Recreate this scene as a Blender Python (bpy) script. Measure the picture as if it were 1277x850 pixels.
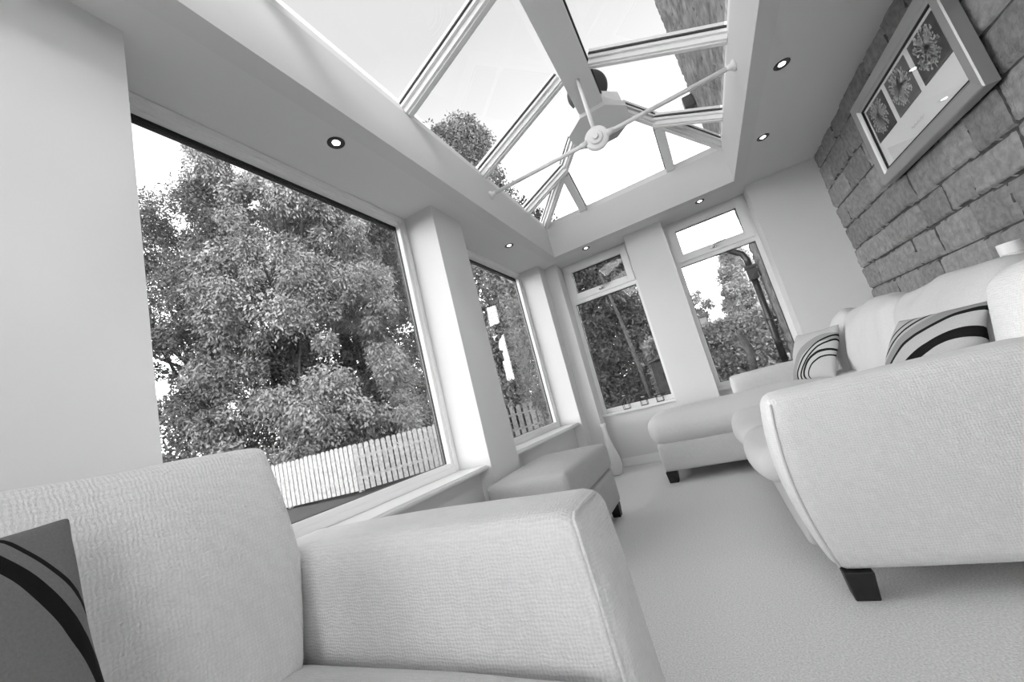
import bpy, bmesh, math, random
import numpy as np
from mathutils import Vector, Matrix, noise
random.seed(7); rng = np.random.default_rng(11)
for o in list(bpy.data.objects): bpy.data.objects.remove(o)
scn = bpy.context.scene
C = scn.collection
h = 0.88                      # eye height above the floor

# ---------------------------------------------------------------- camera
cam_d = bpy.data.cameras.new('camera'); cam = bpy.data.objects.new('camera', cam_d); C.objects.link(cam)
Rc = ((0.86153443, 0.44397771, -0.2462564), (-0.29732078, 0.04804254, -0.95356818), (-0.41153223, 0.89474897, 0.1733941))
rt, dn, fw = Vector(Rc[0]), Vector(Rc[1]), Vector(Rc[2])
M = Matrix.Identity(4)
for i in range(3):
    M[i][0] = rt[i]; M[i][1] = -dn[i]; M[i][2] = -fw[i]
M[2][3] = h
cam.matrix_world = M
cam_d.sensor_fit = 'HORIZONTAL'; cam_d.sensor_width = 36.0; cam_d.lens = 493.88 / 1277 * 36
cam_d.clip_start = 0.02; cam_d.clip_end = 400
scn.camera = cam

# ---------------------------------------------------------------- world, sun, exposure
SKY = 7.5
w = bpy.data.worlds.new('sky'); scn.world = w; w.use_nodes = True
nt = w.node_tree; nt.nodes.clear()
wo = nt.nodes.new('ShaderNodeOutputWorld'); bg = nt.nodes.new('ShaderNodeBackground')
tc = nt.nodes.new('ShaderNodeTexCoord'); nz = nt.nodes.new('ShaderNodeTexNoise'); rp = nt.nodes.new('ShaderNodeValToRGB')
nz.inputs['Scale'].default_value = 1.6; nz.inputs['Detail'].default_value = 4
rp.color_ramp.elements[0].position = .3; rp.color_ramp.elements[0].color = (.97, .97, .97, 1)
rp.color_ramp.elements[1].position = .75; rp.color_ramp.elements[1].color = (1, 1, 1, 1)
nt.links.new(tc.outputs['Generated'], nz.inputs['Vector']); nt.links.new(nz.outputs['Fac'], rp.inputs['Fac'])
# hazy white low down, calmer grey overhead
sx = nt.nodes.new('ShaderNodeSeparateXYZ'); el = nt.nodes.new('ShaderNodeValToRGB'); mu_ = nt.nodes.new('ShaderNodeMix'); mu_.data_type = 'RGBA'; mu_.blend_type = 'MULTIPLY'; mu_.inputs[0].default_value = 1
e = el.color_ramp.elements; e[0].position = 0; e[0].color = (1, 1, 1, 1); e[1].position = 1; e[1].color = (.136, .136, .136, 1)
for p_, v_ in ((.25, .80), (.5, .33), (.62, .17), (.74, .138)):
    q_ = el.color_ramp.elements.new(p_); q_.color = (v_, v_, v_, 1)
nt.links.new(tc.outputs['Generated'], sx.inputs[0]); nt.links.new(sx.outputs[2], el.inputs['Fac'])
nt.links.new(rp.outputs['Color'], mu_.inputs[6]); nt.links.new(el.outputs['Color'], mu_.inputs[7])
nt.links.new(mu_.outputs[2], bg.inputs['Color']); bg.inputs['Strength'].default_value = SKY
nt.links.new(bg.outputs[0], wo.inputs['Surface'])
sd = bpy.data.lights.new('sun', 'SUN'); sd.energy = 2.0; sd.angle = math.radians(14)
so = bpy.data.objects.new('sun', sd); C.objects.link(so)
so.rotation_euler = Vector((0.80, -0.50, 0.80)).to_track_quat('Z', 'Y').to_euler()
scn.view_settings.view_transform = 'Standard'; scn.view_settings.look = 'None'
scn.view_settings.gamma = 1; scn.view_settings.use_curve_mapping = False
scn.view_settings.exposure = 0.46

# ---------------------------------------------------------------- materials
def mat(name, g, rough=.7, spec=.3, metal=0, emit=None, var=0, vscale=20, bump=0, bscale=60, detail=3):
    m = bpy.data.materials.new(name); m.use_nodes = True; n = m.node_tree; b = n.nodes['Principled BSDF']
    b.inputs['Base Color'].default_value = (g, g, g, 1); b.inputs['Roughness'].default_value = rough
    b.inputs['Specular IOR Level'].default_value = spec; b.inputs['Metallic'].default_value = metal
    if emit: b.inputs['Emission Color'].default_value = (1, 1, 1, 1); b.inputs['Emission Strength'].default_value = emit
    t = n.nodes.new('ShaderNodeTexCoord')
    if var:
        a = n.nodes.new('ShaderNodeTexNoise'); a.inputs['Scale'].default_value = vscale; a.inputs['Detail'].default_value = detail
        r = n.nodes.new('ShaderNodeMapRange'); r.inputs['To Min'].default_value = g * (1 - var); r.inputs['To Max'].default_value = min(1, g * (1 + var))
        r.inputs['From Min'].default_value = .3; r.inputs['From Max'].default_value = .7
        n.links.new(t.outputs['Object'], a.inputs['Vector']); n.links.new(a.outputs['Fac'], r.inputs['Value'])
        n.links.new(r.outputs[0], b.inputs['Base Color'])
    if bump:
        a = n.nodes.new('ShaderNodeTexNoise'); a.inputs['Scale'].default_value = bscale; a.inputs['Detail'].default_value = 4
        u = n.nodes.new('ShaderNodeBump'); u.inputs['Strength'].default_value = bump; u.inputs['Distance'].default_value = .01
        n.links.new(t.outputs['Object'], a.inputs['Vector']); n.links.new(a.outputs['Fac'], u.inputs['Height']); n.links.new(u.outputs[0], b.inputs['Normal'])
    return m
def knit(name, g, s=125, strength=.45, var=.07):
    """waffle-knit upholstery: crossed ribs with wobble"""
    m = bpy.data.materials.new(name); m.use_nodes = True; n = m.node_tree; b = n.nodes['Principled BSDF']
    b.inputs['Roughness'].default_value = .95; b.inputs['Specular IOR Level'].default_value = .1
    b.inputs['Sheen Weight'].default_value = .15
    t = n.nodes.new('ShaderNodeTexCoord'); nodes = []
    nv = n.nodes.new('ShaderNodeTexNoise'); nv.inputs['Scale'].default_value = 38; nv.inputs['Detail'].default_value = 4
    n.links.new(t.outputs['Object'], nv.inputs['Vector'])
    va = n.nodes.new('ShaderNodeVectorMath'); va.operation = 'MULTIPLY_ADD'; va.inputs[1].default_value = (.016,) * 3
    n.links.new(nv.outputs['Color'], va.inputs[0]); n.links.new(t.outputs['Object'], va.inputs[2])
    sep = n.nodes.new('ShaderNodeSeparateXYZ'); n.links.new(va.outputs[0], sep.inputs[0])
    prod = None
    for i, k in enumerate((s, s, s * 1.0)):
        mu = n.nodes.new('ShaderNodeMath'); mu.operation = 'MULTIPLY'; mu.inputs[1].default_value = k * 6.283 / 1.0
        n.links.new(sep.outputs[i], mu.inputs[0])
        si = n.nodes.new('ShaderNodeMath'); si.operation = 'SINE'; n.links.new(mu.outputs[0], si.inputs[0])
        if prod is None: prod = si
        else:
            ad = n.nodes.new('ShaderNodeMath'); ad.operation = 'ADD'
            n.links.new(prod.outputs[0], ad.inputs[0]); n.links.new(si.outputs[0], ad.inputs[1]); prod = ad
    fine = n.nodes.new('ShaderNodeTexNoise'); fine.inputs['Scale'].default_value = 420; fine.inputs['Detail'].default_value = 2
    n.links.new(t.outputs['Object'], fine.inputs['Vector'])
    mr = n.nodes.new('ShaderNodeMapRange'); mr.inputs['From Min'].default_value = -2.2; mr.inputs['From Max'].default_value = 2.2
    n.links.new(prod.outputs[0], mr.inputs['Value'])
    mix = n.nodes.new('ShaderNodeMath'); mix.operation = 'ADD'; n.links.new(mr.outputs[0], mix.inputs[0]); n.links.new(fine.outputs['Fac'], mix.inputs[1])
    bu = n.nodes.new('ShaderNodeBump'); bu.inputs['Strength'].default_value = strength; bu.inputs['Distance'].default_value = .004
    n.links.new(mix.outputs[0], bu.inputs['Height']); n.links.new(bu.outputs[0], b.inputs['Normal'])
    cr = n.nodes.new('ShaderNodeMapRange'); cr.inputs['From Min'].default_value = .3; cr.inputs['From Max'].default_value = 1.7
    cr.inputs['To Min'].default_value = g * (1 - var); cr.inputs['To Max'].default_value = min(.95, g * (1 + var))
    n.links.new(mix.outputs[0], cr.inputs['Value']); n.links.new(cr.outputs[0], b.inputs['Base Color'])
    return m
def glass(name, tint=1.0, refl=1.0):
    m = bpy.data.materials.new(name); m.use_nodes = True; n = m.node_tree; n.nodes.clear()
    o = n.nodes.new('ShaderNodeOutputMaterial'); mx = n.nodes.new('ShaderNodeMixShader')
    tr = n.nodes.new('ShaderNodeBsdfTransparent'); tr.inputs['Color'].default_value = (tint,) * 3 + (1,)
    gl = n.nodes.new('ShaderNodeBsdfGlossy'); gl.inputs['Roughness'].default_value = .0
    lw = n.nodes.new('ShaderNodeLayerWeight'); lw.inputs['Blend'].default_value = .5
    pw = n.nodes.new('ShaderNodeMath'); pw.operation = 'POWER'; pw.inputs[1].default_value = 5; n.links.new(lw.outputs['Facing'], pw.inputs[0])
    fr = n.nodes.new('ShaderNodeMath'); fr.operation = 'MULTIPLY_ADD'; fr.inputs[1].default_value = .955; fr.inputs[2].default_value = .045
    n.links.new(pw.outputs[0], fr.inputs[0])
    mu = n.nodes.new('ShaderNodeMath'); mu.operation = 'MULTIPLY'; mu.inputs[1].default_value = refl
    n.links.new(fr.outputs[0], mu.inputs[0]); n.links.new(mu.outputs[0], mx.inputs[0])
    n.links.new(tr.outputs[0], mx.inputs[1]); n.links.new(gl.outputs[0], mx.inputs[2]); n.links.new(mx.outputs[0], o.inputs['Surface'])
    return m
def striped(name, g, arcs, bands=()):
    """pillow cloth; arcs = (cu, cv, radius, half width) in the pillow's own plane (object x, z), bands = soft grey swathes"""
    m = bpy.data.materials.new(name); m.use_nodes = True; n = m.node_tree; b = n.nodes['Principled BSDF']
    b.inputs['Roughness'].default_value = .9; b.inputs['Specular IOR Level'].default_value = .1
    t = n.nodes.new('ShaderNodeTexCoord'); sp = n.nodes.new('ShaderNodeSeparateXYZ'); cb = n.nodes.new('ShaderNodeCombineXYZ')
    nz = n.nodes.new('ShaderNodeTexNoise'); nz.inputs['Scale'].default_value = 5
    n.links.new(t.outputs['Object'], nz.inputs['Vector'])
    ma = n.nodes.new('ShaderNodeVectorMath'); ma.operation = 'MULTIPLY_ADD'; ma.inputs[1].default_value = (.03,) * 3
    n.links.new(nz.outputs['Color'], ma.inputs[0]); n.links.new(t.outputs['Object'], ma.inputs[2])
    n.links.new(ma.outputs[0], sp.inputs[0]); n.links.new(sp.outputs[0], cb.inputs[0]); n.links.new(sp.outputs[2], cb.inputs[1])
    def arc_mask(cu, cv, r, hw):
        d = n.nodes.new('ShaderNodeVectorMath'); d.operation = 'DISTANCE'; d.inputs[1].default_value = (cu, cv, 0)
        n.links.new(cb.outputs[0], d.inputs[0])
        s = n.nodes.new('ShaderNodeMath'); s.operation = 'COMPARE'; s.inputs[1].default_value = r; s.inputs[2].default_value = hw
        n.links.new(d.outputs['Value'], s.inputs[0]); return s
    def total(lst):
        acc = None
        for a in lst:
            s = arc_mask(*a)
            if acc is None: acc = s
            else:
                x = n.nodes.new('ShaderNodeMath'); x.operation = 'MAXIMUM'
                n.links.new(acc.outputs[0], x.inputs[0]); n.links.new(s.outputs[0], x.inputs[1]); acc = x
        return acc
    def mixc(fac, c1, c2):
        x = n.nodes.new('ShaderNodeMix'); x.data_type = 'RGBA'
        n.links.new(fac, x.inputs[0])
        if isinstance(c1, float): x.inputs[6].default_value = (c1, c1, c1, 1)
        else: n.links.new(c1, x.inputs[6])
        x.inputs[7].default_value = (c2, c2, c2, 1); return x.outputs[2]
    col = g
    wv = n.nodes.new('ShaderNodeTexNoise'); wv.inputs['Scale'].default_value = 260
    n.links.new(t.outputs['Object'], wv.inputs['Vector'])
    col = mixc(wv.outputs['Fac'], g * .85, min(1, g * 1.15))
    if bands: col = mixc(total(bands).outputs[0], col, g * .62)
    col = mixc(total(arcs).outputs[0], col, .012)
    n.links.new(col, b.inputs['Base Color'])
    bu = n.nodes.new('ShaderNodeBump'); bu.inputs['Strength'].default_value = .3; bu.inputs['Distance'].default_value = .003
    n.links.new(wv.outputs['Fac'], bu.inputs['Height']); n.links.new(bu.outputs[0], b.inputs['Normal'])
    return m

W = dict(
    plaster=mat('plaster', .71, .75, .25, var=.015, vscale=2, bump=.03, bscale=150),
    soffit=mat('soffit_paint', .74, .8, .2, bump=.03, bscale=120),
    upvc=mat('white_upvc', .84, .3, .5), gasket=mat('black_gasket', .02, .5),
    sill=mat('sill_paint', .84, .35, .4), skirting=mat('skirting_paint', .84, .4, .4),
    carpet=mat('carpet_pile', .80, 1, .05, var=.16, vscale=170, bump=.4, bscale=230),
    fabric=knit('knit_fabric', .77), plainf=knit('plain_fabric', .60, 220, .25, .06),
    cushion=mat('smooth_cushion_cloth', .62, .95, .1, var=.05, vscale=200, bump=.25, bscale=25),
    ottoman=knit('ottoman_fabric', .48, 200, .3, .08),
    darkwood=mat('dark_stained_wood', .018, .45, .4, var=.3, vscale=30),
    stone=mat('grey_stone', .27, .95, .12, var=.22, vscale=26, bump=.8, bscale=60, detail=12),
    stoneout=mat('weathered_gable_stone', .20, .95, .1, var=.4, vscale=6, bump=.9, bscale=30, detail=8),
    mortar=mat('dark_mortar', .09, 1, .05, var=.3, vscale=40),
    roofmetal=mat('white_powder_coat', .84, .55, .3),
    glass=glass('window_glass', 1.0, 1.0), roofglass=glass('roof_glass', .59, 1.0),
    chrome=mat('chrome', .45, .2, .5, metal=1), darkchrome=mat('dark_chrome', .035, .3, .5),
    lamp=mat('lamp_glow', 1, emit=14), wire=mat('black_wire', .02, .4), clear=glass('clear_glass', .985, .8),
    wax=mat('white_wax', .85, .5), vase=mat('glazed_ceramic', .80, .25, .5, var=.04, vscale=3),
    silver=mat('brushed_silver_frame', .50, .38, .5, metal=.7), mount=mat('picture_mount', .86, .6),
    printdark=mat('print_dark', .035, .4, var=.3, vscale=6), printmid=mat('print_mid', .12, .4, var=.2, vscale=6),
    seed=mat('print_seedhead', .75, .6), pencil=mat('pencil_line', .45, .8),
    leaf=mat('leaf_mid', .09, .6, .3, var=.6, vscale=1.1), leafdark=mat('leaf_dark', .06, .55, .4, var=.5, vscale=1.3),
    leafpale=mat('leaf_pale', .20, .6, .35, var=.6, vscale=.9), conifer=mat('conifer_green', .36, .8, .1, var=.4, vscale=3),
    hedge=mat('hedge_leaf', .20, .5, .4, var=.6, vscale=4), bark=mat('bark', .05, .9, .1, var=.5, vscale=12, bump=.8, bscale=20),
    grass=mat('grass', .05, .95, .1, var=.4, vscale=3, bump=.8, bscale=60), path=mat('gravel_path', .075, .95, .1, var=.15, vscale=30, bump=.5, bscale=90),
    picket=mat('weathered_white_paint', .37, .8, .1, var=.25, vscale=14), dark=mat('dark_painted', .03, .5, .3),
    render=mat('pale_render', .4, .9), tile=mat('slate_tile', .12, .8, var=.3, vscale=8), rock=mat('pale_rock', .22, .9, var=.3, vscale=6, bump=.8, bscale=12),
    post=mat('garden_post_wood', .08, .9, var=.4, vscale=20), shed=mat('shed_board', .035, .8, var=.4, vscale=12), black=mat('black_iron', .02, .35, .5),
)

for m_ in (W['stone'], W['stoneout']):         # each stone has its own shade of grey
    n_ = m_.node_tree; b_ = n_.nodes['Principled BSDF']; l_ = b_.inputs['Base Color'].links[0]; src = l_.from_socket
    a_ = n_.nodes.new('ShaderNodeAttribute'); a_.attribute_name = 'tone'
    r_ = n_.nodes.new('ShaderNodeMapRange'); r_.inputs['To Min'].default_value = .84; r_.inputs['To Max'].default_value = 1.14
    x_ = n_.nodes.new('ShaderNodeMath'); x_.operation = 'MULTIPLY'
    n_.links.new(a_.outputs['Fac'], r_.inputs['Value']); n_.links.new(r_.outputs[0], x_.inputs[0]); n_.links.new(src, x_.inputs[1]); n_.links.new(x_.outputs[0], b_.inputs['Base Color'])
# ---------------------------------------------------------------- helpers
wloc = {}
def obj(name, bm, m, parent=None, smooth=False, loc=None):
    me = bpy.data.meshes.new(name)
    bmesh.ops.recalc_face_normals(bm, faces=bm.faces) if smooth != 'keep' else None
    bm.to_mesh(me); bm.free()
    return link(name, me, m, parent, smooth, loc)
def link(name, me, m, parent=None, smooth=False, loc=None):
    """mesh arrives in world coordinates; origin moves to loc (or the parent's)"""
    o = bpy.data.objects.new(name, me); C.objects.link(o)
    base = Vector(loc) if loc is not None else (wloc[parent.name] if parent else Vector((0, 0, 0)))
    me.transform(Matrix.Translation(-base))
    if parent:
        o.parent = parent; o.location = base - wloc[parent.name]
    else: o.location = base
    wloc[o.name] = base
    for x in (m if isinstance(m, (list, tuple)) else [m]): me.materials.append(x)
    if smooth: me.polygons.foreach_set('use_smooth', [True] * len(me.polygons))
    return o
def tag(o, label, cat, group=None, kind=None):
    if label: o['label'] = label
    if cat: o['category'] = cat
    if group: o['group'] = group
    if kind: o['kind'] = kind
    return o
def thing(name, label, cat, loc, group=None):
    o = bpy.data.objects.new(name, None); C.objects.link(o); o.location = loc; o.empty_display_size = .05
    wloc[o.name] = Vector(loc); return tag(o, label, cat, group)
def struct(name, bm, m, label=None, **k):
    o = obj(name, bm, m, **k); o['kind'] = 'structure'
    if label: o['label'] = label
    return o
def box(bm, x0, x1, y0, y1, z0, z1, bev=0, mi=0):
    r = bmesh.ops.create_cube(bm, size=1)
    for v in r['verts']:
        v.co = Vector(((x0 + x1) / 2 + v.co.x * (x1 - x0), (y0 + y1) / 2 + v.co.y * (y1 - y0), (z0 + z1) / 2 + v.co.z * (z1 - z0)))
    fs = {f for v in r['verts'] for f in v.link_faces}
    for f in fs: f.material_index = mi
    if bev:
        es = {e for v in r['verts'] for e in v.link_edges}
        bmesh.ops.bevel(bm, geom=list(es), offset=bev, segments=2, affect='EDGES')
    return bm
def B(*a, **k): return box(bmesh.new(), *a, **k)
def beam(bm, p0, p1, wd, ht, off=0, side=0, up=(0, 0, 1)):
    """bar from p0 to p1; wd across, ht upward from off above the line"""
    p0, p1 = Vector(p0), Vector(p1); d = (p1 - p0).normalized(); s = d.cross(Vector(up)).normalized(); u = s.cross(d).normalized()
    vs = []
    for p in (p0, p1):
        for a, b_ in ((-wd / 2, 0), (wd / 2, 0), (wd / 2, ht), (-wd / 2, ht)):
            vs.append(bm.verts.new(p + s * (a + side) + u * (b_ + off)))
    for f in ((0, 1, 2, 3), (7, 6, 5, 4), (0, 4, 5, 1), (1, 5, 6, 2), (2, 6, 7, 3), (3, 7, 4, 0)): bm.faces.new([vs[i] for i in f])
    return bm
def tube(bm, pts, r, seg=10, cap=True):
    pts = [Vector(p) for p in pts]; rs = r if isinstance(r, (list, tuple)) else [r] * len(pts)
    rings = []; prev = None
    for i, p in enumerate(pts):
        d = (pts[min(i + 1, len(pts) - 1)] - pts[max(i - 1, 0)]).normalized()
        if prev is None:
            a = d.orthogonal().normalized()
        else:
            a = (prev - d * prev.dot(d)).normalized()
        prev = a; b_ = d.cross(a)
        rings.append([bm.verts.new(p + (a * math.cos(t) + b_ * math.sin(t)) * rs[i]) for t in [2 * math.pi * k / seg for k in range(seg)]])
    for i in range(len(rings) - 1):
        for k in range(seg): bm.faces.new((rings[i][k], rings[i][(k + 1) % seg], rings[i + 1][(k + 1) % seg], rings[i + 1][k]))
    if cap: bm.faces.new(rings[0][::-1]); bm.faces.new(rings[-1])
    return bm
def lathe(bm, prof, c, seg=32, axis='z'):
    rings = []
    for r, z in prof:
        rings.append([bm.verts.new((c[0] + r * math.cos(2 * math.pi * k / seg), c[1] + r * math.sin(2 * math.pi * k / seg), c[2] + z)) for k in range(seg)])
    for i in range(len(rings) - 1):
        for k in range(seg): bm.faces.new((rings[i][k], rings[i][(k + 1) % seg], rings[i + 1][(k + 1) % seg], rings[i + 1][k]))
    bm.faces.new(rings[0][::-1]); bm.faces.new(rings[-1]); return bm
def rbox(x0, x1, y0, y1, z0, z1, r=.05, n=14, puff=(0, 0, 0), wob=0, wf=4, seed=0, fn=None):
    """upholstered block: rounded, puffed and slightly wobbly"""
    bm = bmesh.new(); bmesh.ops.create_cube(bm, size=2)
    bmesh.ops.subdivide_edges(bm, edges=bm.edges[:], cuts=n, use_grid_fill=True)
    hx, hy, hz = (x1 - x0) / 2, (y1 - y0) / 2, (z1 - z0) / 2; c = Vector(((x0 + x1) / 2, (y0 + y1) / 2, (z0 + z1) / 2))
    H = (hx, hy, hz); rr = [min(r, q) for q in H]
    for v in bm.verts:
        u = [math.sin(max(-1, min(1, q)) * math.pi / 2) for q in v.co]
        # push the samples so that the corner zone is well resolved
        p = Vector([u[i] * H[i] for i in range(3)])
        q = Vector([max(-(H[i] - rr[i]), min(H[i] - rr[i], p[i])) for i in range(3)])
        d = p - q
        if d.length > 1e-7:
            dn_ = Vector([d[i] / rr[i] for i in range(3)])
            dn_ = dn_.normalized(); p = q + Vector([dn_[i] * rr[i] for i in range(3)])
        if any(puff):
            g = [1 - min(1, abs(p[i] / H[i])) ** 2.4 for i in range(3)]
            s = [math.copysign(1, p[i]) * min(1, abs(p[i] / H[i]) ** 2) for i in range(3)]
            p = p + Vector((s[0] * puff[0] * g[1] * g[2], s[1] * puff[1] * g[0] * g[2], s[2] * puff[2] * g[0] * g[1]))
        p = p + c
        if wob:
            p += noise.noise_vector(p * wf + Vector((seed * 7.3, seed * 3.1, seed))) * wob
        v.co = fn(p) if fn else p
    return bm
def pillow(wd, ht, th, seed=0, n=22):
    """square scatter pillow in the x-z plane, facing -y, centred on its origin"""
    bm = bmesh.new(); grid = {}
    for side in (-1, 1):
        for i in range(n + 1):
            for j in range(n + 1):
                u = -1 + 2 * i / n; v = -1 + 2 * j / n
                edge = i in (0, n) or j in (0, n)
                if edge and (i, j) in grid: grid[(side, i, j)] = grid[(i, j)]; continue
                t = ((1 - abs(u) ** 2.6) * (1 - abs(v) ** 2.6)) ** .55
                x = u * wd / 2 * (1 - .07 * (1 - v * v) ** 1 * abs(u) ** 3); z = v * ht / 2 * (1 - .07 * (1 - u * u) * abs(v) ** 3)
                q = noise.noise(Vector((u * 1.6 + seed, v * 1.6, side * 2))) * .012 * (1 if not edge else .3)
                vt = bm.verts.new((x + q, side * th / 2 * t + q * .7, z + q))
                grid[(side, i, j)] = vt
                if edge: grid[(i, j)] = vt
        for i in range(n):
            for j in range(n):
                f = [grid[(side, i, j)], grid[(side, i + 1, j)], grid[(side, i + 1, j + 1)], grid[(side, i, j + 1)]]
                bm.faces.new(f if side < 0 else f[::-1])
    return bm

# ================================================================= SETTING
S = h + 1.55                     # soffit underside
UT = h + 1.898                   # top of the lantern upstand
XL, XR, YF, YN = -1.14, .705, 4.145, -.75     # lantern opening
PX, WX = -1.372, -1.613          # left piers, left window frames
SX = 1.386                       # stone wall
PY, WY = 4.38, 4.60              # far piers, far window frames
YB = -2.0                        # wall behind the camera

struct('floor', B(-1.715, 1.9, YB - .2, 4.70, -.12, 0), W['carpet'], 'pale grey short pile fitted carpet')

XO_, YO_ = -1.715, 4.70
bm = bmesh.new()                 # soffit with the lantern's opening, and the plastered curb around it
box(bm, XO_, XL - .004, YB - .2, YO_, S, S + .16); box(bm, XR + .004, 1.95, YB - .2, YO_, S, S + .16)
box(bm, XL - .004, XR + .004, YF + .004, YO_, S, S + .16); box(bm, XL - .004, XR + .004, YB - .2, YN - .004, S, S + .16)
struct('ceiling', bm, W['soffit'], 'flat plastered ceiling around the glazed roof lantern')
bm = bmesh.new(); t_ = .10
box(bm, XL - t_, XL, YN - t_, YF + t_, S - .001, UT); box(bm, XR, XR + t_, YN - t_, YF + t_, S - .001, UT)
box(bm, XL, XR, YF, YF + t_, S - .001, UT); box(bm, XL, XR, YN - t_, YN, S - .001, UT)
struct('trim_1', bm, W['plaster'], 'plastered upstand below the roof lantern')

bm = bmesh.new()                 # left wall: near stretch, two piers, low walls under the sills
XO = -1.715
box(bm, XO, PX, -.6, .563, 0, S); box(bm, XO, -1.47, YB, -.6, 0, .575); box(bm, XO, PX, 2.211, 2.589, 0, S); box(bm, XO, PX, 4.19, PY, 0, S)
box(bm, XO, -1.47, .563, 2.211, 0, .575); box(bm, XO, -1.47, 2.589, 4.19, 0, .575)
struct('wall_left', bm, W['plaster'], 'plastered left wall of piers between two large windows')
bm = bmesh.new()
YO = 4.70
box(bm, XO, -1.222, PY, YO, 0, S); box(bm, -.40, 0.0, PY, YO, 0, S); box(bm, .815, 1.6, PY, YO, 0, S)
box(bm, -1.222, -.40, 4.555, YO, 0, .575); box(bm, 0.0, .815, 4.555, YO, 0, .575)
struct('wall_far', bm, W['plaster'], 'plastered far wall of piers between two tall windows')
bm = bmesh.new()                 # wall behind the camera with a glazed opening added to admit daylight
box(bm, XO, -1.08, YB - .2, YB, 0, S); box(bm, .06, 1.9, YB - .2, YB, 0, S); box(bm, -1.08, .06, YB - .2, YB, 2.25, S)
struct('wall_near', bm, W['plaster'])
d_ = thing('added_door', 'unseen glazed door added behind the camera to let daylight in', None, (-.51, YB - .1, 0)); d_['kind'] = 'structure'
bm = bmesh.new()
for x in (-1.079, -.01): box(bm, x, x + .069, YB - .13, YB - .06, 0, 2.25, .006)
for z in (0.001, 2.18): box(bm, -1.01, -.01, YB - .13, YB - .06, z, z + .069, .006)
obj('door_frame', bm, W['upvc'], d_)
obj('glass', B(-1.01, -.01, YB - .1, YB - .094, .07, 2.18), W['glass'], d_)

# baseboards and sills
bm = bmesh.new(); box(bm, -1.222, -.40, 4.537, 4.555, 0, .095, .005); box(bm, 0, .815, 4.537, 4.555, 0, .095, .005)
box(bm, -.40, 0, PY - .018, PY, 0, .095, .005); box(bm, .815, 1.37, PY - .018, PY, 0, .095, .005); box(bm, PX, -1.222, PY - .018, PY, 0, .095, .005)
struct('baseboard_far', bm, W['skirting'], 'white skirting along the far wall')
bm = bmesh.new(); box(bm, -1.47, -1.452, 2.589, 4.19, 0, .095, .005); box(bm, PX, PX + .018, 2.211, 2.589, 0, .095, .005); box(bm, PX, PX + .018, 4.19, PY - .018, 0, .095, .005); box(bm, PX, PX + .018, YB, .563, 0, .095, .005)
struct('baseboard_left', bm, W['skirting'])
struct('trim_2', B(WX - .08, -1.392, .5632, 2.2105, .577, .607, .01), W['sill'], 'deep white sill of the nearest left window')
struct('trim_3', B(WX - .08, -1.392, 2.5895, 4.1895, .577, .607, .01), W['sill'], 'white sill of the second left window')
struct('trim_4', B(-1.245, -.385, 4.515, WY + .08, .577, .605, .008), W['sill'], 'white sill of the far window with candle holders')
struct('trim_5', B(-.012, .828, 4.515, WY + .08, .577, .605, .008), W['sill'], 'white sill of the far window beside the sofa')

# ---- windows
def ring(bm, ax, a0, a1, z0, z1, d0, d1, tk, bev=.004):
    """rectangular ring in plane: ax='x' -> frame lies in y-z at x=d0..d1; 'y' -> x-z"""
    tl, tr, tb, tt = tk
    for (p, q, u, v) in ((a0, a0 + tl, z0, z1), (a1 - tr, a1, z0, z1), (a0 + tl, a1 - tr, z0, z0 + tb), (a0 + tl, a1 - tr, z1 - tt, z1)):
        if ax == 'x': box(bm, d0, d1, p, q, u, v, bev)
        else: box(bm, p, q, d0, d1, u, v, bev)
def side_window(name, y0, y1, label):
    t = thing(name, label, None, (WX - .03, (y0 + y1) / 2, .607)); t['kind'] = 'structure'
    z0, z1 = .607, S
    bm = bmesh.new()
    ring(bm, 'x', y0, y1, z0, z1, WX - .075, WX - .012, (.062,) * 4)
    ring(bm, 'x', y0, y1, z0, z1, WX - .02, WX, (.036,) * 4)
    obj('window_frame', bm, W['upvc'], t)
    bm = bmesh.new(); ring(bm, 'x', y0 + .0605, y1 - .0605, z0 + .0605, z1 - .0605, WX - .062, WX - .046, (.004, .004, .003, .010), 0)
    ring(bm, 'x', y0 + .0345, y1 - .0345, z0 + .0345, z1 - .0345, WX - .0195, WX - .0125, (.003, .003, .003, .003), 0)
    ring(bm, 'x', y0 + .0605, y1 - .0605, z0 + .0605, z1 - .0605, WX - .076, WX - .066, (.004, .004, .003, .022), 0)
    obj('gasket', bm, W['gasket'], t)
    obj('glass', B(WX - .056, WX - .050, y0 + .062, y1 - .062, z0 + .062, z1 - .062), W['glass'], t)
side_window('window_1', .5632, 2.2108, 'large fixed window showing the tree and picket fence')
side_window('window_2', 2.5892, 4.1898, 'second fixed window on the left wall, past the pier')
side_window('added_window_left', YB + .001, -.6002, 'unseen window added on the left wall behind the camera for daylight')  # out of view, added to bring in daylight from the rear left
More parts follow.
